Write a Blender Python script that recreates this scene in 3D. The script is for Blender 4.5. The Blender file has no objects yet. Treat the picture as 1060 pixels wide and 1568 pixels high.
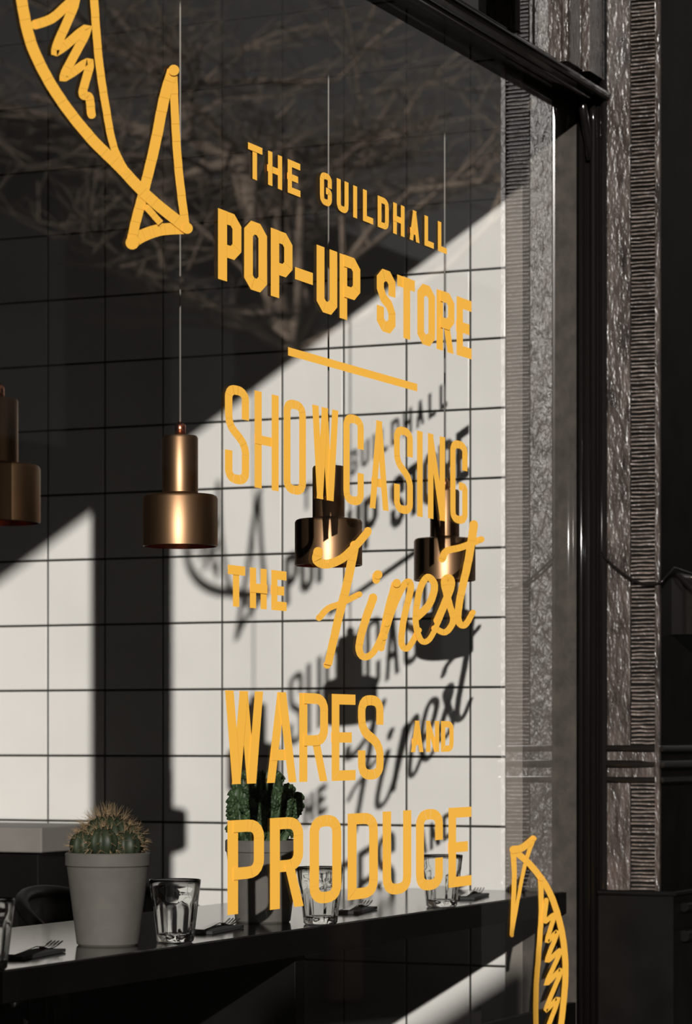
import bpy, bmesh, math, random
from mathutils import Vector, Matrix
random.seed(7)
scene = bpy.context.scene
COL = scene.collection

# ------------------------------------------------------------------ camera
TH = math.atan2(0.4123, 0.9110)
CAMP = Vector((-5.814, -2.084, 1.40))
cam_d = bpy.data.cameras.new("camera")
cam = bpy.data.objects.new("camera", cam_d); COL.objects.link(cam)
cam.location = CAMP
cam.rotation_euler = (math.radians(90), 0, TH - math.radians(90))
cam_d.sensor_fit = 'HORIZONTAL'; cam_d.sensor_width = 24.0
cam_d.lens = 24.0*4441/1060
cam_d.shift_y = (1130-784)/1060
cam_d.clip_end = 300
cam_d.dof.use_dof = True
cam_d.dof.focus_distance = 5.0
cam_d.dof.aperture_fstop = 7.0
scene.camera = cam

# ------------------------------------------------------------------ materials
def mat(name, col, rough=0.5, metal=0.0, spec=0.5, coat=0.0, noise=0.0, nscale=8.0,
        bump=0.0, bscale=40.0, bstretch=(1,1,1), rvar=0.0, trans=0.0, ior=1.45):
    m = bpy.data.materials.new(name); m.use_nodes = True
    nt = m.node_tree; N = nt.nodes; L = nt.links
    b = N['Principled BSDF']
    b.inputs['Base Color'].default_value = (*col, 1)
    b.inputs['Roughness'].default_value = rough
    b.inputs['Metallic'].default_value = metal
    b.inputs['Specular IOR Level'].default_value = spec
    b.inputs['Coat Weight'].default_value = coat
    b.inputs['Transmission Weight'].default_value = trans
    b.inputs['IOR'].default_value = ior
    tc = N.new('ShaderNodeTexCoord'); mp = N.new('ShaderNodeMapping')
    L.new(tc.outputs['Object'], mp.inputs['Vector']); mp.inputs['Scale'].default_value = bstretch
    if noise > 0:
        n = N.new('ShaderNodeTexNoise'); n.inputs['Scale'].default_value = nscale
        n.inputs['Detail'].default_value = 6
        L.new(mp.outputs[0], n.inputs['Vector'])
        r = N.new('ShaderNodeValToRGB')
        r.color_ramp.elements[0].position = 0.3; r.color_ramp.elements[1].position = 0.7
        r.color_ramp.elements[0].color = (*[c*(1-noise) for c in col], 1)
        r.color_ramp.elements[1].color = (*[min(1, c*(1+noise)) for c in col], 1)
        L.new(n.outputs['Fac'], r.inputs['Fac']); L.new(r.outputs[0], b.inputs['Base Color'])
        if rvar > 0:
            mr = N.new('ShaderNodeMapRange')
            mr.inputs['To Min'].default_value = max(0, rough-rvar); mr.inputs['To Max'].default_value = rough+rvar
            L.new(n.outputs['Fac'], mr.inputs['Value']); L.new(mr.outputs[0], b.inputs['Roughness'])
    if bump > 0:
        n2 = N.new('ShaderNodeTexNoise'); n2.inputs['Scale'].default_value = bscale
        n2.inputs['Detail'].default_value = 5
        L.new(mp.outputs[0], n2.inputs['Vector'])
        bp = N.new('ShaderNodeBump'); bp.inputs['Strength'].default_value = bump
        bp.inputs['Distance'].default_value = 0.004
        L.new(n2.outputs['Fac'], bp.inputs['Height']); L.new(bp.outputs[0], b.inputs['Normal'])
    return m

def glass_pane_mat():
    m = bpy.data.materials.new("window_glass"); m.use_nodes = True
    nt = m.node_tree; N = nt.nodes; L = nt.links
    for n in list(N): N.remove(n)
    out = N.new('ShaderNodeOutputMaterial'); mix = N.new('ShaderNodeMixShader')
    tr = N.new('ShaderNodeBsdfTransparent'); tr.inputs[0].default_value = (0.9, 0.9, 0.885, 1)
    gl = N.new('ShaderNodeBsdfGlossy'); gl.inputs['Roughness'].default_value = 0.0
    gl.inputs['Color'].default_value = (1, 1, 1, 1)
    lw = N.new('ShaderNodeLayerWeight'); lw.inputs['Blend'].default_value = 0.5
    p = N.new('ShaderNodeMath'); p.operation = 'POWER'; p.inputs[1].default_value = 5
    ma = N.new('ShaderNodeMath'); ma.operation = 'MULTIPLY_ADD'
    ma.inputs[1].default_value = 0.92; ma.inputs[2].default_value = 0.08
    L.new(lw.outputs['Facing'], p.inputs[0]); L.new(p.outputs[0], ma.inputs[0])
    m2 = N.new('ShaderNodeMath'); m2.operation = 'MULTIPLY'; m2.inputs[1].default_value = 1.35; m2.use_clamp = True
    L.new(ma.outputs[0], m2.inputs[0]); L.new(m2.outputs[0], mix.inputs['Fac'])
    L.new(tr.outputs[0], mix.inputs[1]); L.new(gl.outputs[0], mix.inputs[2])
    L.new(mix.outputs[0], out.inputs['Surface'])
    return m

M_glass = glass_pane_mat()
M_tile = mat("white_glazed_tile", (0.61, 0.600, 0.588), 0.22, noise=0.05, nscale=3, bump=0.05, bscale=9)
M_grout = mat("dark_grout", (0.018, 0.018, 0.013), 0.9)
M_plaster = mat("grey_plaster", (0.16, 0.145, 0.13), 0.7, noise=0.12, nscale=12, bump=0.2)
M_plaster2 = mat("dark_plaster", (0.050, 0.042, 0.036), 0.7, noise=0.3, nscale=30, bump=0.5)
M_black = mat("black_gloss_paint", (0.0035, 0.003, 0.0027), 0.13, spec=0.35)
M_plinth = mat("black_plinth_paint", (0.0022, 0.002, 0.0018), 0.35, spec=0.08, noise=0.4, nscale=12)
M_blackmat = mat("black_satin_paint", (0.0035, 0.0032, 0.003), 0.5, spec=0.12, noise=0.3, nscale=10)
M_brown = mat("weathered_brown_paint", (0.026, 0.0195, 0.0165), 0.27, noise=0.65, nscale=35, bump=1.0, bscale=90, bstretch=(1, 1, 0.4), rvar=0.12)
M_rib = mat("ribbed_brown_paint", (0.055, 0.043, 0.036), 0.38, noise=0.45, nscale=30, bump=0.5, bscale=120)
M_yellow = mat("yellow_vinyl", (0.98, 0.52, 0.070), 0.5, spec=0.22, noise=0.02, nscale=3)
M_counter = mat("black_stained_wood", (0.006, 0.005, 0.0045), 0.12, spec=0.5, noise=0.4, nscale=14, bstretch=(0.2, 3, 3))
M_brass = mat("aged_brass", (0.27, 0.160, 0.088), 0.40, metal=1.0, noise=0.18, nscale=30, bstretch=(1, 1, 0.1))
M_copper = mat("polished_copper", (0.80, 0.30, 0.17), 0.25, metal=1.0)
M_cord = mat("fabric_cord", (0.20, 0.19, 0.175), 0.7)
M_pot = mat("grey_concrete_pot", (0.090, 0.083, 0.075), 0.75, noise=0.08, nscale=40, bump=0.15)
M_soil = mat("soil", (0.03, 0.02, 0.015), 0.95, bump=1, bscale=120)
M_cactus = mat("cactus_green", (0.018, 0.027, 0.013), 0.55, noise=0.4, nscale=40)
M_succ = mat("succulent_green", (0.032, 0.058, 0.024), 0.5, noise=0.5, nscale=50, bump=0.4, bscale=90)
M_spine = mat("cactus_spine", (0.24, 0.165, 0.09), 0.6)
M_tumbler = mat("clear_glass", (0.97, 0.98, 0.97), 0.01, trans=1.0, ior=1.48)
M_steel = mat("cutlery_steel", (0.25, 0.24, 0.23), 0.2, metal=1.0)
M_napkin = mat("grey_napkin", (0.03, 0.03, 0.03), 0.9, bump=0.3)
M_floor = mat("dark_floor", (0.04, 0.033, 0.028), 0.5, noise=0.3, nscale=3)
M_ceil = mat("dark_ceiling", (0.04, 0.04, 0.04), 0.9)
M_wall = mat("dark_wall_paint", (0.035, 0.034, 0.034), 0.8)
M_side = mat("grey_sideboard", (0.15, 0.14, 0.13), 0.6, noise=0.1)
M_pave = mat("paving", (0.045, 0.040, 0.035), 0.9, noise=0.2, nscale=2)
M_bld = mat("dark_brick", (0.032, 0.024, 0.019), 0.9, noise=0.3, nscale=1.5)
M_bwin = mat("far_window_glass", (0.20, 0.22, 0.24), 0.1)
M_bark = mat("bark", (0.26, 0.20, 0.155), 0.9, noise=0.3, nscale=8)

# ------------------------------------------------------------------ helpers
def finish(bm, name, mats, smooth=False, parent=None, loc=(0, 0, 0), rot=None):
    me = bpy.data.meshes.new(name)
    bmesh.ops.recalc_face_normals(bm, faces=bm.faces[:])
    bm.to_mesh(me); bm.free()
    if not isinstance(mats, (list, tuple)): mats = [mats]
    for m in mats: me.materials.append(m)
    if smooth:
        for p in me.polygons: p.use_smooth = True
    ob = bpy.data.objects.new(name, me); COL.objects.link(ob)
    ob.location = loc
    if rot: ob.rotation_euler = rot
    if parent: ob.parent = parent
    return ob

def empty(name, loc=(0, 0, 0), rz=0):
    e = bpy.data.objects.new(name, None); COL.objects.link(e); e.location = loc
    e.rotation_euler = (0, 0, rz); e.empty_display_size = 0.05
    return e

def addbox(bm, x0, x1, y0, y1, z0, z1, mi=0):
    vs = [bm.verts.new((x, y, z)) for x in (x0, x1) for y in (y0, y1) for z in (z0, z1)]
    for f in ((0,1,3,2),(4,6,7,5),(0,4,5,1),(2,3,7,6),(0,2,6,4),(1,5,7,3)):
        fc = bm.faces.new([vs[i] for i in f]); fc.material_index = mi

def box(name, x0, x1, y0, y1, z0, z1, m, bev=0.0, parent=None):
    bm = bmesh.new(); addbox(bm, x0, x1, y0, y1, z0, z1)
    ob = finish(bm, name, m, parent=parent)
    if bev:
        md = ob.modifiers.new("bevel", 'BEVEL'); md.width = bev; md.segments = 3
    return ob

def addtube(bm, pts, r, seg=8, r2=None, mi=0, cap=True):
    pts = [Vector(p) for p in pts]; n = len(pts); rings = []
    prev = None
    for i, p in enumerate(pts):
        d = (pts[min(i+1, n-1)] - pts[max(i-1, 0)]).normalized()
        if prev is None:
            u = d.cross(Vector((0, 0, 1)))
            if u.length < 0.05: u = d.cross(Vector((1, 0, 0)))
        else:
            u = prev - d*prev.dot(d)
        u.normalize(); prev = u; v = d.cross(u)
        rr = r if r2 is None else r + (r2-r)*i/(n-1)
        rings.append([bm.verts.new(p + (u*math.cos(2*math.pi*k/seg) + v*math.sin(2*math.pi*k/seg))*rr) for k in range(seg)])
    for a, b in zip(rings[:-1], rings[1:]):
        for k in range(seg):
            f = bm.faces.new((a[k], a[(k+1)%seg], b[(k+1)%seg], b[k])); f.material_index = mi
    if cap:
        for rg in (rings[0], rings[-1]):
            f = bm.faces.new(rg); f.material_index = mi

def lathe(bm, prof, seg=48, mi=0, fr=None, close_ends=True):
    rings = []
    for (r, z) in prof:
        if r < 1e-6:
            rings.append([bm.verts.new((0, 0, z))])
        else:
            ring = []
            for k in range(seg):
                a = 2*math.pi*k/seg
                rr = fr(r, z, a) if fr else r
                ring.append(bm.verts.new((rr*math.cos(a), rr*math.sin(a), z)))
            rings.append(ring)
    for a, b in zip(rings[:-1], rings[1:]):
        for k in range(seg):
            k2 = (k+1) % seg
            if len(a) == 1 and len(b) == 1: continue
            if len(a) == 1: f = bm.faces.new((a[0], b[k2], b[k]))
            elif len(b) == 1: f = bm.faces.new((a[k], a[k2], b[0]))
            else: f = bm.faces.new((a[k], a[k2], b[k2], b[k]))
            f.material_index = mi

def sharp(ob, ang=35):
    me = ob.data
    try:
        me.set_sharp_from_angle(angle=math.radians(ang))
    except Exception: pass

# ------------------------------------------------------------------ room shell
# tiled side wall at x = 0, facing -x
T = 0.15; YL = 0.7034; ZL = 1.5094
bm = bmesh.new()
addbox(bm, 0.004, 0.16, 0.02, 4.2, 0.0, 3.42, 1)
g = 0.0025
def tile(y0, y1, z0, z1):
    c = 0.0016
    tx = random.uniform(-0.0004, 0.0004); tz = random.uniform(-0.0004, 0.0004)
    b = [bm.verts.new((0.004, y, z)) for (y, z) in ((y0,z0),(y1,z0),(y1,z1),(y0,z1))]
    m_ = [bm.verts.new((0.0008, y, z)) for (y, z) in ((y0,z0),(y1,z0),(y1,z1),(y0,z1))]
    t = [bm.verts.new((dx, y, z)) for (dx, y, z) in ((tx,y0+c,z0+c),(-tx,y1-c,z0+c),(-tx+tz,y1-c,z1-c),(tx+tz,y0+c,z1-c))]
    bm.faces.new(t)
    for i in range(4):
        j = (i+1) % 4
        bm.faces.new((b[i], b[j], m_[j], m_[i])); bm.faces.new((m_[i], m_[j], t[j], t[i]))
for i in range(-4, 26):
    y0 = YL + i*T; y1 = y0 + T
    y0 = max(y0, 0.17); y1 = min(y1, 4.2)
    if y1 - y0 < 0.02: continue
    for k in range(-11, 14):
        z0 = ZL + k*T; z1 = min(z0 + T, 3.4); z0 = max(0.0, z0)
        if z1 - z0 < 0.02: continue
        tile(y0+g, y1-g, z0+g, z1-g)
finish(bm, "wall_right", [M_tile, M_grout])
box("trim_plaster_reveal", -0.012, 0.004, 0.128, 0.168, 0.0, 3.4, M_plaster, 0.002)
box("trim_reveal_board", -0.010, 0.004, 0.004, 0.128, 0.0, 3.4, M_plaster2, 0.001)
box("wall_back", -6.6, 0.16, 4.2, 4.35, 0, 3.42, M_wall)
box("wall_left", -6.75, -6.6, -0.1, 4.35, 0, 3.42, M_wall)
box("floor", -6.6, 0.0, 0.02, 4.2, -0.06, 0.0, M_floor)
box("ceiling", -6.7, 0.16, 0.06, 4.3, 3.42, 3.5, M_ceil)

# front facade: riser below glass, fascia above
bm = bmesh.new()
addbox(bm, -6.75, -0.0, -0.06, 0.02, 0.0, 0.70)
addbox(bm, -6.75, -0.0, -0.09, 0.02, 0.66, 0.71)
addbox(bm, -6.75, 0.0, -0.06, 0.06, 3.42, 4.6)
finish(bm, "wall_front", M_blackmat)
box("added_low_sun_block", -6.6, -0.013, 0.006, 0.022, 0.70, 0.84, M_blackmat, 0.002)  # board added behind the glass to cut low sun under the counter
# unseen board added above the view to cast the diagonal wall shadow
bm = bmesh.new()
addbox(bm, -6.75, -1.12, -0.34, -0.28, 2.872, 3.55)
addbox(bm, -6.75, -1.12, -0.30, -0.06, 3.44, 3.55)
finish(bm, "added_shadow_board", M_blackmat)

def pane(name, x0, x1, z0, z1):
    bm = bmesh.new()
    vs = [bm.verts.new(p) for p in ((x0,0,z0),(x1,0,z0),(x1,0,z1),(x0,0,z1))]
    bm.faces.new(vs)
    return finish(bm, name, M_glass)
pane("window_1", -2.378, -0.012, 0.71, 2.75)
pane("window_2", -6.5, -2.66, 0.71, 2.75)
pane("window_3", -0.455, -0.20, 2.79, 3.42)
pane("window_4", -6.5, -0.495, 2.79, 3.42)
box("added_transom_block", -6.55, -0.02, 0.05, 0.10, 2.80, 3.41, M_blackmat)  # dark panel added behind the transom to stop sun coming through it

# right post of the shopfront with rounded bead
bm = bmesh.new()
addbox(bm, -0.018, 0.0, -0.045, 0.003, 0.71, 2.75)
addtube(bm, [(-0.022, -0.036, 0.71), (-0.022, -0.036, 2.70), (-0.032, -0.036, 2.745)], 0.0075, 12)
addtube(bm, [(-0.020, -0.008, 0.71), (-0.020, -0.008, 2.74)], 0.0055, 12)
addtube(bm, [(-0.022, -0.028, 2.62), (-0.03, -0.028, 2.66), (-0.055, -0.028, 2.70), (-0.075, -0.028, 2.745)], 0.009, 12)
finish(bm, "trim_window_post", M_black, True)

# transom bar
bm = bmesh.new()
addbox(bm, -6.6, 0.0, -0.03, 0.03, 2.752, 2.79)
addbox(bm, -6.6, -0.0, -0.06, -0.03, 2.745, 2.765)
addtube(bm, [(-6.6, -0.060, 2.755), (-0.0, -0.060, 2.755)], 0.010, 12)
addtube(bm, [(-6.6, -0.034, 2.746), (-0.0, -0.034, 2.746)], 0.007, 12)
finish(bm, "trim_transom_bar", M_black)

# mullion left of the view, carries shopfront
box("trim_mullion", -2.66, -2.378, 0.0, 0.10, 0.0, 3.42, M_black, 0.004)
# posts above transom
bm = bmesh.new()
addbox(bm, -0.20, 0.0, -0.03, 0.02, 2.79, 3.42)
addbox(bm, -0.19, -0.13, -0.045, -0.03, 2.79, 3.42)
addbox(bm, -0.10, -0.02, -0.055, -0.03, 2.79, 3.42)
for xx in (-0.115, -0.195, -0.012):
    addtube(bm, [(xx, -0.036, 2.79), (xx, -0.036, 3.42)], 0.009, 10)
addbox(bm, -0.495, -0.455, -0.03, 0.02, 2.79, 3.42)
addtube(bm, [(-0.475, -0.034, 2.79), (-0.475, -0.034, 3.42)], 0.010, 10)
finish(bm, "trim_transom_post", M_brown)

# ------------------------------------------------------------------ exterior pilaster
pil = empty("pilaster", (0, 0, 0))
bm = bmesh.new()
addbox(bm, 0.0, 0.9, -0.172, 0.0, 0.0, 3.42)
finish(bm, "core", M_plinth, parent=pil)
bm = bmesh.new()
addbox(bm, -0.006, 0.0, -0.112, -0.060, 0.75, 3.42)
addbox(bm, -0.010, 0.0, -0.178, -0.168, 0.98, 3.42)
addbox(bm, -0.008, 0.0, -0.172, -0.05, 1.318, 1.37)
finish(bm, "moulding", M_brown, parent=pil)
bm = bmesh.new()
addbox(bm, -0.010, 0.0, -0.058, -0.046, 0.75, 3.42)
addtube(bm, [(-0.009, -0.055, 0.75), (-0.009, -0.055, 3.42)], 0.007, 10)
finish(bm, "bead", M_black, parent=pil)
bm = bmesh.new()
z = 1.08
while z < 3.4:
    h = 0.0058 + random.uniform(-0.0012, 0.0012)
    d = 0.005 + random.uniform(0, 0.003)
    y0 = -0.168; y1 = -0.113 - random.uniform(0, 0.003)
    vs = []
    for yy in (y0, y0+(y1-y0)*0.33, y0+(y1-y0)*0.66, y1):
        j = random.uniform(-0.0009, 0.0009); dd = d + random.uniform(-0.0012, 0.0012)
        vs.append([bm.verts.new((x, yy, zz+j)) for (x, zz) in ((0, z), (-dd, z+h*0.25), (-dd, z+h*0.75), (0, z+h))])
    for a, b in zip(vs[:-1], vs[1:]):
        for i in range(3): bm.faces.new((a[i], b[i], b[i+1], a[i+1]))
    bm.faces.new(vs[0]); bm.faces.new(vs[-1])
    z += 0.0085
finish(bm, "ribbed_strip", M_rib, parent=pil)
bm = bmesh.new()
for zc, dd in ((1.378, 0.016), (1.345, 0.020), (1.312, 0.016)):
    addtube(bm, [(-0.006, -0.05, zc), (-0.006, -0.18, zc), (0.9, -0.18, zc)], dd*0.45, 12)
finish(bm, "rail_moulding", M_black, parent=pil)
bm = bmesh.new()
addbox(bm, -0.03, 0.9, -0.215, -0.05, 0.0, 1.075)
addtube(bm, [(-0.03, -0.05, 1.075), (-0.03, -0.215, 1.075), (0.9, -0.215, 1.075)], 0.006, 12)
addtube(bm, [(0.02, -0.222, 1.045), (0.9, -0.222, 1.045)], 0.010, 12)
addtube(bm, [(0.02, -0.222, 0.985), (0.9, -0.222, 0.985)], 0.012, 12)
finish(bm, "plinth", M_plinth, parent=pil)

# cable and bracket
cab = empty("power_cable")
bm = bmesh.new()
pts = []
for i in range(15):
    t = i/14
    y = -0.05 - 0.135*t
    pts.append((-0.016, y, 1.79 - 0.065*math.sin(t*math.pi*0.62)*1.05))
addtube(bm, pts + [(-0.01, -0.19, 1.735), (0.05, -0.19, 1.76), (0.3, -0.185, 1.75)], 0.0028, 8)
finish(bm, "cable", M_black, parent=cab, smooth=True)
bm = bmesh.new()
addbox(bm, 0.09, 0.13, -0.225, -0.172, 1.62, 1.74)
addtube(bm, [(0.08, -0.235, 1.70), (0.08, -0.19, 1.745), (0.16, -0.19, 1.745), (0.16, -0.235, 1.70)], 0.006, 8)
finish(bm, "bracket", M_black, parent=cab)

# ------------------------------------------------------------------ lettering on the glass
YV = -0.0012
class Art:
    def __init__(s): s.bm = bmesh.new(); s.k = 0; s.q = 0
    def y(s):
        s.k += 1; return YV - ((s.k*0.6180339) % 1.0)*0.0022
    def quad(s, P, yy):
        s.q += 1
        try: s.bm.faces.new([s.bm.verts.new((p[0], yy, p[1])) for p in P])
        except Exception: pass
    def ribbon(s, pts, w, closed=False, w2=None, fmap=None, caps=False):
        P = [Vector(p) for p in pts]; n = len(P)
        if w2 is None: w2 = w
        yy = s.y(); L = []; R = []
        for i in range(n):
            if closed: a = P[i-1]; b = P[i]; c = P[(i+1) % n]
            else: a = P[max(i-1, 0)]; b = P[i]; c = P[min(i+1, n-1)]
            d1 = (b-a); d2 = (c-b)
            if d1.length < 1e-9: d1 = d2
            if d2.length < 1e-9: d2 = d1
            d1 = d1.normalized(); d2 = d2.normalized()
            n1 = Vector((-d1.y, d1.x)); n2 = Vector((-d2.y, d2.x))
            m = n1 + n2
            if m.length < 0.2: m = n1
            m.normalize()
            k = 1/max(0.45, m.dot(n1))
            hw = (w + (w2-w)*i/max(1, n-1))/2
            L.append(b + m*hw*k); R.append(b - m*hw*k)
        f = fmap if fmap else (lambda p: p)
        lv = [f(p) for p in L]; rv = [f(p) for p in R]
        rng = range(n) if closed else range(n-1)
        for i in rng:
            j = (i+1) % n
            s.quad((lv[i], lv[j], rv[j], rv[i]), yy - ((i*0.381966) % 1.0)*0.0004)
        if caps:
            for (c, hw) in ((P[0], w/2), (P[-1], w2/2)):
                yy = s.y() - 0.0003
                s.quad([f(c + Vector((math.cos(a), math.sin(a)))*hw) for a in [2*math.pi*k/14 for k in range(14)]], yy)

def round_poly(pts, r, seg, closed):
    P = [Vector(p) for p in pts]; n = len(P); out = []
    for i in range(n):
        if not closed and i in (0, n-1): out.append(P[i]); continue
        a = P[i-1]; b = P[i]; c = P[(i+1) % n]
        d1 = (a-b); d2 = (c-b)
        if abs(d1.normalized().dot(d2.normalized())) > 0.97 and d1.dot(d2) < 0:
            out.append(b); continue
        rr = min(r, d1.length*0.48, d2.length*0.48)
        p0 = b + d1.normalized()*rr; p2 = b + d2.normalized()*rr
        for k in range(seg+1):
            t = k/seg
            if seg == 1: out.append(p0 if k == 0 else p2)
            else: out.append(p0*(1-t)**2 + b*2*t*(1-t) + p2*t*t)
    return out

# centre-line alphabet in a unit box: (points, closed, kind)  kind 9 = slanted bar with level ends
F = {
 'T': [([(0,1),(1,1)],0,0), ([(.5,1),(.5,0)],0,0)],
 'H': [([(0,0),(0,1)],0,0), ([(1,0),(1,1)],0,0), ([(0,.5),(1,.5)],0,0)],
 'E': [([(1,1),(0,1),(0,0),(1,0)],0,0), ([(0,.5),(.8,.5)],0,0)],
 'G': [([(1,.72),(1,1),(0,1),(0,0),(1,0),(1,.45),(.5,.45)],0,1)],
 'U': [([(0,1),(0,0),(1,0),(1,1)],0,1)],
 'I': [([(.5,0),(.5,1)],0,0)],
 'L': [([(0,1),(0,0),(1,0)],0,0)],
 'D': [([(0,0),(0,1),(1,1),(1,0)],1,2)],
 'A': [([(0,0),(.5,1)],0,9), ([(1,0),(.5,1)],0,9), ([(.2,.28),(.8,.28)],0,0)],
 'P': [([(0,0),(0,1)],0,0), ([(0,1),(1,1),(1,.42),(0,.42)],0,3)],
 'O': [([(0,0),(0,1),(1,1),(1,0)],1,1)],
 '-': [([(0,.45),(1,.45)],0,0)],
 'S': [([(1,.74),(1,1),(0,1),(0,.6),(1,.40),(1,0),(0,0),(0,.26)],0,1)],
 'R': [([(0,0),(0,1)],0,0), ([(0,1),(1,1),(1,.46),(0,.46)],0,3), ([(1,0),(.6,.46)],0,9)],
 'W': [([(.24,0),(0,1)],0,9), ([(.24,0),(.5,1)],0,9), ([(.76,0),(.5,1)],0,9), ([(.76,0),(1,1)],0,9)],
 'C': [([(1,.70),(1,1),(0,1),(0,0),(1,0),(1,.30)],0,1)],
 'N': [([(0,0),(0,1)],0,0), ([(1,0),(0,1)],0,9), ([(1,0),(1,1)],0,0)],
}
RELW = {'I': 0.0, 'W': 1.35, '-': 0.75, ' ': 0.55, 'T': .95, 'L': .85, 'E': .85}

def text_line(art, txt, X0, X1, z0, h, tx, ty, gap, seg=5, rad=0.45):
    n = len(txt)
    fixed = sum(tx for c in txt if c != ' ') + gap*(n-1)
    rel = sum(RELW.get(c, 1.0) for c in txt)
    u = ((X1-X0) - fixed)/rel
    x = X0; sx = ty/tx
    for c in txt:
        if c == ' ': x += RELW[' ']*u + gap; continue
        w = RELW.get(c, 1.0)*u
        for (pts, closed, rnd) in F[c]:
            W = w if c != 'I' else 0
            if rnd == 9:
                yy = art.y()
                (ax, az), (bx, bz) = pts
                xa = x + tx/2 + ax*W; xb = x + tx/2 + bx*W
                za = z0 + az*h; zb = z0 + bz*h; hw = tx*0.48
                art.quad(((xa-hw, za), (xa+hw, za), (xb+hw, zb), (xb-hw, zb)), yy)
                continue
            Q = [((x + tx/2 + p[0]*W)*sx, z0 + ty/2 + p[1]*(h-ty)) for p in pts]
            if not closed and rnd != 3:
                a = Vector(Q[0]); b = Vector(Q[1]); d = (a-b).normalized(); Q[0] = tuple(a + d*ty/2)
                a = Vector(Q[-1]); b = Vector(Q[-2]); d = (a-b).normalized()
                if not (c == 'G'): Q[-1] = tuple(a + d*ty/2)
            if rnd == 1:
                Q = round_poly(Q, rad*max(w*sx, 0.01), seg, closed)
            elif rnd == 3:
                Q = round_poly(Q, rad*max(w*sx, 0.01), seg, False)
            elif rnd == 2:
                V = [Vector(q) for q in Q]; out = []
                nn = len(V); mn = min(v.x for v in V)
                for i in range(nn):
                    if abs(V[i].x - mn) < 1e-6: out.append(V[i])
                    else:
                        tri = round_poly([V[i-1], V[i], V[(i+1) % nn]], rad*max(w*sx, 0.01), seg, False)
                        out += tri[1:-1]
                Q = out
            art.ribbon([tuple(q) for q in Q], ty, bool(closed), fmap=lambda p: (p[0]/sx, p[1]))
        x += tx + w + gap

art = Art()
text_line(art, "THE", -1.600, -1.402, 2.309, 0.056, 0.0165, 0.0110, 0.020)
text_line(art, "GUILDHALL", -1.325, -0.752, 2.312, 0.056, 0.0170, 0.0110, 0.022)
text_line(art, "POP-UP", -1.709, -1.156, 2.128, 0.112, 0.032, 0.0205, 0.012, seg=1, rad=0.30)
text_line(art, "STORE", -1.082, -0.630, 2.128, 0.112, 0.032, 0.0205, 0.010, seg=1, rad=0.30)
art.ribbon([(-1.447, 2.045), (-0.894, 2.045)], 0.0140)
text_line(art, "SHOWCASING", -1.684, -0.651, 1.808, 0.158, 0.0265, 0.0150, 0.022)
text_line(art, "THE", -1.672, -1.455, 1.611, 0.066, 0.023, 0.015, 0.016)
text_line(art, "WARES", -1.684, -1.050, 1.326, 0.150, 0.032, 0.018, 0.014)
text_line(art, "AND", -0.928, -0.720, 1.374, 0.058, 0.021, 0.012, 0.011)
text_line(art, "PRODUCE", -1.672, -0.630, 1.117, 0.151, 0.038, 0.0195, 0.024)

def rectify(p):
    """tracing of the hand-drawn decals -> metres on the glass plane (x, z)"""
    a = (p[0]-530)/4441; dy = .4123-.9110*a; dx = .9110+.4123*a; s = 2.084/dy
    return (-5.814 + s*dx, 1.4 + (1130-p[1])/4441*s)

def smooth(pts, sub=6):
    P = [Vector(p) for p in pts]; out = []
    for i in range(len(P)-1):
        p0 = P[max(i-1, 0)]; p1 = P[i]; p2 = P[i+1]; p3 = P[min(i+2, len(P)-1)]
        for k in range(sub):
            t = k/sub
            out.append(0.5*((2*p1) + (p2-p0)*t + (2*p0-5*p1+4*p2-p3)*t*t + (3*p1-p0-3*p2+p3)*t**3))
    out.append(P[-1]); return [tuple(p) for p in out]
def draw(a, pts, w, w2=None, sm=True):
    a.ribbon(smooth(pts) if sm else pts, w, w2=w2, fmap=rectify, caps=True)

# Finest (brush script)
draw(art, [(485,845),(483,858),(497,864),(520,856),(540,838),(562,813)], 15, 12)
draw(art, [(541,835),(530,890),(514,955),(500,1018)], 14, 12)
draw(art, [(487,946),(500,932),(520,924),(548,910)], 10, 9)
draw(art, [(570,915),(556,955),(548,992),(556,1006),(572,996),(590,955)], 13, 9)
draw(art, [(576,880),(574,888)], 14, 12)
draw(art, [(605,893),(592,940),(582,992)], 13, 11)
draw(art, [(586,975),(603,925),(620,893),(628,900),(617,950),(614,985),(624,992),(640,965)], 11, 9)
draw(art, [(636,945),(655,925),(663,897),(652,884),(640,905),(634,950),(642,980),(656,978),(672,945)], 12, 8)
draw(art, [(668,950),(688,900),(686,885),(678,892),(686,925),(692,950),(680,968),(664,962)], 12, 9)
draw(art, [(724,803),(715,860),(702,920),(700,950),(710,957),(722,938)], 13, 9)
draw(art, [(676,856),(682,844),(705,838),(735,826)], 11, 10)
sign = finish(art.bm, "window_lettering", M_yellow)

# fish drawings
fa = Art()
draw(fa, [(26,-40),(32,10),(48,75),(85,145),(135,210),(180,255),(225,302),(284,350)], 17, 17)
draw(fa, [(140,-40),(142,0),(149,90),(160,165),(172,225),(190,262)], 13, 11)
draw(fa, [(263,108),(250,150),(236,220),(218,295),(206,340),(199,372)], 17, 15)
draw(fa, [(264,108),(267,190),(273,270),(283,350)], 12, 13)
draw(fa, [(200,372),(215,362),(245,352),(284,350)], 21, 17)
draw(fa, [(222,318),(243,342)], 10, 10)
ZIG = [(52,38),(78,28),(112,2),(84,72),(92,74),(130,46),(97,112),(104,114),(134,97),(124,142),(134,150),(137,176)]
draw(fa, ZIG, 15, 13)
finish(fa.bm, "fish_decal", M_yellow)
fb = Art()
draw(fb, [(815,1284),(798,1298),(784,1301)], 10, 12)
draw(fb, [(784,1301),(786,1345),(782,1432)], 9, 6)
draw(fb, [(816,1284),(806,1312),(797,1350),(783,1428)], 7, 5)
draw(fb, [(784,1301),(812,1325),(840,1365),(858,1420),(865,1480),(861,1545),(852,1610)], 10, 9)
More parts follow.
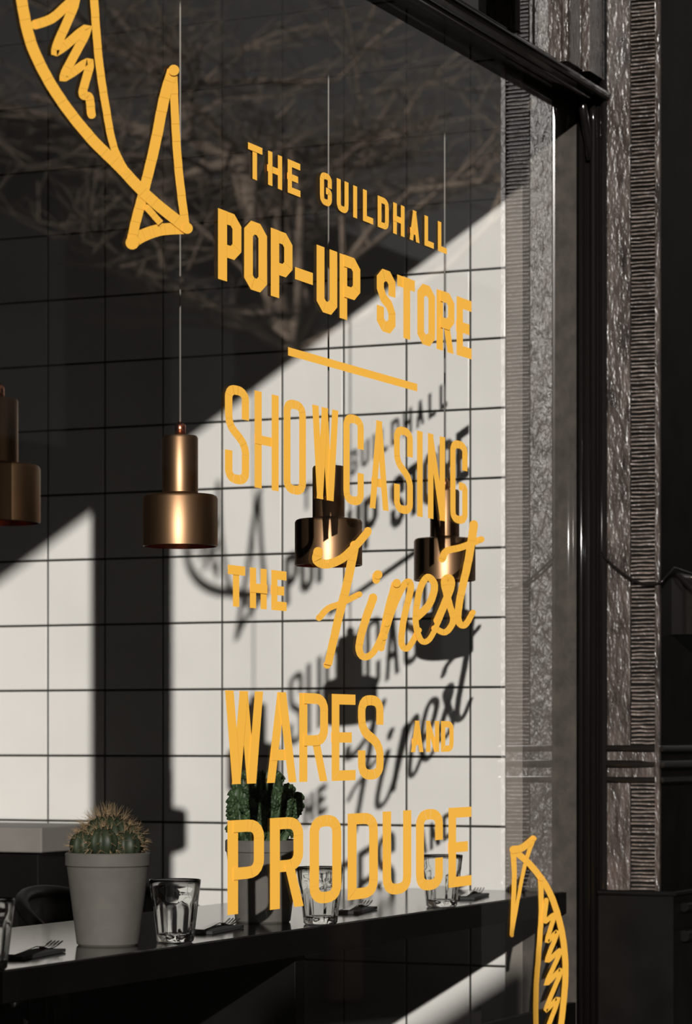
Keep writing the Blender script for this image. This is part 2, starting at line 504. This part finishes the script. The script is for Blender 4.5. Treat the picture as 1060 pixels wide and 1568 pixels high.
draw(fb, [(827,1345),(828,1400),(824,1460),(820,1520),(820,1610)], 8, 8)
draw(fb, [(835,1378),(832,1410),(846,1402),(836,1440),(851,1428),(836,1470),(856,1456),(835,1505),(857,1486),(834,1545),(852,1530),(836,1575)], 7, 7)
finish(fb.bm, "fish_decal.001", M_yellow)

# ------------------------------------------------------------------ counter
CT = 1.074
cnt = empty("bar_counter")
box("top", -4.5, -0.012, 0.034, 0.50, CT-0.045, CT, M_counter, 0.002, parent=cnt)
box("front_edge", -4.5, -0.012, 0.028, 0.034, CT-0.046, CT-0.0015, M_blackmat, parent=cnt)
box("support_panel_1", -1.32, -1.28, 0.045, 0.49, 0, CT-0.045, M_blackmat, 0.002, parent=cnt)
box("support_panel_2", -3.2, -3.16, 0.045, 0.49, 0, CT-0.045, M_blackmat, 0.002, parent=cnt)
box("apron", -4.5, -0.012, 0.44, 0.46, CT-0.12, CT-0.045, M_blackmat, 0.002, parent=cnt)

# ------------------------------------------------------------------ pendant lamps
def pendant(x, y, zb):
    e = empty("pendant_lamp", (x, y, zb))
    R = 0.061; r = 0.029
    bm = bmesh.new()
    prof = [(R-0.002, 0.0), (R, 0.001), (R, 0.078), (R-0.002, 0.082), (R-0.006, 0.084), (r+0.003, 0.0855), (r, 0.088),
            (r, 0.176), (r-0.002, 0.180), (0.010, 0.1815), (0.0, 0.1816)]
    lathe(bm, prof, 64, 0)
    lathe(bm, [(R-0.002, 0.0), (R-0.0025, 0.078), (r-0.002, 0.081), (r-0.003, 0.17), (0, 0.172)], 64, 1)
    o = finish(bm, "shade", [M_brass, M_copper], True, e); sharp(o)
    bm = bmesh.new()
    lathe(bm, [(0.0, 0.181), (0.009, 0.181), (0.009, 0.197), (0.004, 0.203), (0.0, 0.203)], 20)
    finish(bm, "cap", M_copper, True, e)
    bm = bmesh.new()
    addtube(bm, [(0, 0, 0.20), (0, 0, 3.42-zb)], 0.0017, 8)
    finish(bm, "cord", M_cord, True, e)
    bm = bmesh.new()
    lathe(bm, [(0, 0.045), (0.015, 0.05), (0.02, 0.062), (0.015, 0.078), (0.010, 0.1), (0, 0.1)], 20)
    finish(bm, "bulb", M_black, True, e)
for k in (1.6517, 1.911, 2.1745, 2.426):
    pendant(-5.814 + 2.19*k, 0.106, 1.711)

# ------------------------------------------------------------------ pots and plants
def pot(e):
    bm = bmesh.new()
    lathe(bm, [(0, 0), (0.046, 0), (0.049, 0.003), (0.0645, 0.124), (0.067, 0.126), (0.067, 0.144), (0.0655, 0.146),
               (0.061, 0.146), (0.059, 0.125), (0, 0.125)], 64)
    o = finish(bm, "pot", M_pot, True, e); sharp(o, 30)
    bm = bmesh.new(); lathe(bm, [(0.0595, 0.131), (0.03, 0.134), (0, 0.135)], 32)
    finish(bm, "soil", M_soil, True, e)

e = empty("potted_cactus", (-1.806, 0.142, CT)); pot(e)
def cactus_ball(bm, c, r, ribs, spines):
    c = Vector(c); n = 28; seg = ribs*4; rings = []
    for i in range(n+1):
        ph = -math.pi/2 + math.pi*i/n
        ring = []
        for k in range(seg):
            a = 2*math.pi*k/seg
            rr = r*(1 + 0.09*math.cos(ribs*a)*math.cos(ph))
            ring.append(bm.verts.new(c + Vector((rr*math.cos(ph)*math.cos(a), rr*math.cos(ph)*math.sin(a), rr*math.sin(ph)*1.0))))
        rings.append(ring)
    for a, b in zip(rings[:-1], rings[1:]):
        for k in range(seg): bm.faces.new((a[k], a[(k+1)%seg], b[(k+1)%seg], b[k]))
    for i in range(ribs):
        a = 2*math.pi*i/ribs
        for j in range(spines):
            ph = -0.5 + 2.0*j/(spines-1)
            nrm = Vector((math.cos(ph)*math.cos(a), math.cos(ph)*math.sin(a), math.sin(ph)))
            p = c + nrm*r*1.07
            for q in range(5 if ph < 1 else 3):
                d = (nrm + Vector((random.gauss(0,.42), random.gauss(0,.42), random.gauss(0,.42)))).normalized()
                addtube(bm, [p, p + d*r*random.uniform(0.34, 0.58)], 0.0005, 3, 0.00012, mi=1, cap=False)
bm = bmesh.new()
cactus_ball(bm, (0, 0, 0.163), 0.040, 14, 8)
for i in range(6):
    a = i*math.pi/3 + 0.3
    cactus_ball(bm, (0.037*math.cos(a), 0.037*math.sin(a), 0.157 + 0.006*(i % 2)), 0.023, 9, 5)
finish(bm, "cactus", [M_cactus, M_spine], True, e)

e = empty("potted_succulent", (-1.191, 0.17, CT)); pot(e)
bm = bmesh.new()
def crested(bm, base, top, r, ribs):
    base = Vector(base); top = Vector(top); n = 16; seg = ribs*4
    ax = (top-base); rings = []
    u = ax.cross(Vector((0.3, 1, 0))).normalized(); v = ax.cross(u).normalized()
    for i in range(n+1):
        t = i/n
        prof = (0.55+0.6*t)*math.sqrt(max(0, 1-t**6)) if t < 1 else 0.02
        tw = t*1.1
        jitter = 1 + 0.12*math.sin(t*24)
        ring = []
        for k in range(seg):
            a = 2*math.pi*k/seg
            rr = r*prof*(1 + 0.30*math.cos(ribs*a + 0))*jitter*(1+random.uniform(-.07, .07))
            ring.append(bm.verts.new(base + ax*t + (u*math.cos(a+tw) + v*math.sin(a+tw))*rr))
        rings.append(ring)
    for a, b in zip(rings[:-1], rings[1:]):
        for k in range(seg): bm.faces.new((a[k], a[(k+1)%seg], b[(k+1)%seg], b[k]))
    bm.faces.new(rings[-1])
for i in range(26):
    a = i*2.399; rr = 0.058*math.sqrt(i/26)
    hgt = 0.287 - 0.045*(rr/0.05)**1.6 + random.uniform(-0.016, 0.012)
    crested(bm, (rr*0.6*math.cos(a), rr*0.6*math.sin(a), 0.13), (rr*math.cos(a), rr*math.sin(a), hgt - 0.012), 0.0140, 5)
    for q in range(6):
        b2 = a + random.uniform(-1.6, 1.6); zz = random.uniform(0.165, hgt-0.01)
        c0 = Vector((rr*math.cos(a), rr*math.sin(a), zz-0.018))
        crested(bm, c0, c0 + Vector((0.016*math.cos(b2), 0.016*math.sin(b2), 0.022)), 0.0080, 4)
finish(bm, "plant", M_succ, True, e)

# ------------------------------------------------------------------ tumblers
def tumbler(x, y, s=1.0):
    e = empty("drinking_glass", (x, y, CT+0.0005))
    H = 0.100
    def R(z): return 0.030 + 0.0115*(z/H)
    def fr(r, z, a):
        if z < 0.001 or z > 0.072: return r
        w = min(1, (0.072-z)/0.012)*min(1, z/0.01)
        return r - 0.0024*w*abs(math.cos(4.5*a))
    bm = bmesh.new()
    prof = [(0, 0.0), (0.027, 0.0), (0.0295, 0.002)]
    for i in range(1, 25): prof.append((R(i*H/24*0.97), i*H/24*0.97))
    prof += [(R(H)-0.0003, H-0.0008), (R(H)-0.0012, H), (R(H)-0.0021, H-0.0008)]
    for i in range(12):
        zz = 0.094 - (0.094-0.014)*i/11
        prof.append((R(zz)-0.0032-0.0008*(i/11), zz))
    prof += [(0.020, 0.0115), (0, 0.011)]
    lathe(bm, prof, 90, fr=fr)
    o = finish(bm, "glass", M_tumbler, True, e); sharp(o, 50)
tumbler(-1.708, 0.074); tumbler(-1.204, 0.052); tumbler(-0.636, 0.057); tumbler(-2.31, 0.058)

# ------------------------------------------------------------------ forks on napkins
def fork(x, y, rz):
    e = empty("fork", (x, y, CT), rz)
    bm = bmesh.new()
    def strip(pts, w0, w1, th=0.0016):
        n = len(pts); prev = None
        for i, (px, py, pz) in enumerate(pts):
            w = w0 + (w1-w0)*i/(n-1)
            q = [bm.verts.new((px, py-w/2, pz)), bm.verts.new((px, py+w/2, pz)), bm.verts.new((px, py+w/2, pz+th)), bm.verts.new((px, py-w/2, pz+th))]
            if prev:
                for a in range(4): bm.faces.new((prev[a], prev[(a+1)%4], q[(a+1)%4], q[a]))
            else: bm.faces.new(q)
            prev = q
        bm.faces.new(prev)
    strip([(-0.09, 0, .006), (-0.05, 0, .008), (0, 0, .012), (0.03, 0, .010)], 0.014, 0.006)
    strip([(0.03, 0, .010), (0.045, 0, .006), (0.058, 0, .007)], 0.006, 0.022)
    for k in range(4):
        yy = -0.009 + 0.006*k
        strip([(0.058, yy, .007), (0.075, yy, .009), (0.098, yy, .014)], 0.0035, 0.002)
    finish(bm, "fork_body", M_steel, False, e)
    bm = bmesh.new()
    addbox(bm, -0.10, 0.07, -0.025, 0.025, 0.0005, 0.003)
    addbox(bm, -0.10, 0.07, -0.025, 0.020, 0.003, 0.0055)
    finish(bm, "napkin", M_napkin, False, e)
fork(-1.43, 0.14, 0.15); fork(-0.83, 0.15, 0.2); fork(-0.30, 0.13, 0.2); fork(-2.04, 0.14, 0.15)

# ------------------------------------------------------------------ bar stools
def stool(x, y, rz):
    e = empty("bar_stool", (x, y, 0), rz)
    bm = bmesh.new()
    lathe(bm, [(0, 0.72), (0.16, 0.72), (0.175, 0.73), (0.178, 0.745), (0.165, 0.757), (0, 0.75)], 40)
    finish(bm, "seat", M_blackmat, True, e)
    bm = bmesh.new()
    for i in range(4):
        a = math.pi/4 + i*math.pi/2
        addtube(bm, [(0.12*math.cos(a), 0.12*math.sin(a), 0.725), (0.21*math.cos(a), 0.21*math.sin(a), 0.0)], 0.012, 10)
    ring = [(0.185*math.cos(t*2*math.pi/32), 0.185*math.sin(t*2*math.pi/32), 0.26) for t in range(33)]
    addtube(bm, ring, 0.008, 8)
    finish(bm, "legs", M_black, True, e)
    bm = bmesh.new()
    def zt(t): return 1.085 - 0.09*(abs(t-math.pi/2)/(math.pi/2))**2
    arc = [(0.18*math.cos(t), 0.18*math.sin(t), zt(t)) for t in [math.pi*k/20 for k in range(21)]]
    addtube(bm, arc, 0.014, 10)
    n = 20; ring = []
    for k in range(n+1):
        t = math.pi*k/n
        ring.append([bm.verts.new((rr*math.cos(t), rr*math.sin(t), zz)) for (rr, zz) in ((0.184, zt(t)), (0.184, zt(t)-0.13), (0.172, zt(t)-0.13), (0.172, zt(t)))])
    for a, b in zip(ring[:-1], ring[1:]):
        for q in range(4): bm.faces.new((a[q], a[(q+1)%4], b[(q+1)%4], b[q]))
    bm.faces.new(ring[0]); bm.faces.new(ring[-1])
    for t in (0.15, 0.9, 1.57, 2.24, 2.99):
        addtube(bm, [(0.165*math.cos(t), 0.165*math.sin(t), 0.745), (0.178*math.cos(t), 0.178*math.sin(t), zt(t)-0.02)], 0.008, 8)
    finish(bm, "backrest", M_blackmat, True, e)
stool(-1.15, 0.76, 0.1); stool(-0.68, 0.76, -0.1); stool(-0.24, 0.82, 0.15)

sb = empty("sideboard")
box("body", -0.32, -0.02, 1.14, 2.2, 0.06, 1.15, M_blackmat, 0.003, parent=sb)
box("worktop", -0.34, -0.02, 1.12, 2.22, 1.15, 1.205, M_side, 0.003, parent=sb)
box("plinth", -0.30, -0.03, 1.16, 2.18, 0.0, 0.06, M_blackmat, parent=sb)

# ------------------------------------------------------------------ street outside
box("pavement", -40, 60, -3.5, -0.10, -0.16, -0.02, M_pave)
box("street", -40, 60, -9.4, -3.5, -0.3, -0.14, M_pave)
hb = empty("added_sun_blocker")  # unseen blocker added behind the camera, keeps sun off tiles below the counter
box("panel", -7.3, -6.08, -2.38, -2.34, 0.25, 2.47, M_blackmat, 0.003, parent=hb)
box("post_1", -7.3, -7.22, -2.44, -2.38, -0.02, 2.40, M_blackmat, 0.003, parent=hb)
box("post_2", -6.30, -6.22, -2.44, -2.38, -0.02, 2.40, M_blackmat, 0.003, parent=hb)
bl = empty("street_building")
box("facade", -4, 60, -16, -9.5, -0.2, 6.3, M_bld, parent=bl)
bm = bmesh.new()
for i in range(20):
    for j in range(2):
        x0 = -2 + i*3.0; z0 = 1.0 + j*2.7
        addbox(bm, x0, x0+1.2, -9.5, -9.42, z0, z0+1.7)
finish(bm, "windows", M_bwin, parent=bl)

bm = bmesh.new()
def branch(p, d, L, r, depth):
    p = Vector(p); pts = [p]; dd = d.copy()
    for i in range(4):
        dd = (dd + Vector((random.gauss(0,.14), random.gauss(0,.14), random.gauss(0,.08)))).normalized()
        if depth and dd.z < -0.1: dd.z = 0.05; dd.normalize()
        pts.append(pts[-1] + dd*L/4)
    addtube(bm, pts, r, 5 if depth < 3 else 3, r*0.6, cap=False)
    if depth >= 5: return
    for k in range(4 if depth else 9):
        t = random.choice((1, 2, 3, 4)) if depth else random.choice((3, 4))
        nd = (dd*(0.6 if depth else 0.3) + Vector((random.gauss(0,.7), random.gauss(0,.7), random.gauss(0.05,.35)))).normalized()
        branch(pts[t], nd, (L if depth else 2.0)*random.uniform(0.55, 0.82), r*0.55 if depth else 0.036, depth+1)
branch((9.6, -4.9, -0.135), Vector((0, 0, 1)), 5.2, 0.13, 0)
finish(bm, "bare_tree", M_bark, True)

# ------------------------------------------------------------------ light
sd = bpy.data.lights.new("sun", 'SUN'); so = bpy.data.objects.new("sun", sd); COL.objects.link(so)
sd.energy = 7.3; sd.angle = math.radians(0.53); sd.color = (1.0, 0.955, 0.905)
so.rotation_euler = Vector((1.0, 0.41, -0.257)).to_track_quat('-Z', 'Y').to_euler()
so.location = (-8, -4, 5)
w = bpy.data.worlds.new("sky"); scene.world = w; w.use_nodes = True
bg = w.node_tree.nodes['Background']
bg.inputs[0].default_value = (0.86, 0.82, 0.78, 1); bg.inputs[1].default_value = 0.15
scene.view_settings.view_transform = 'Standard'
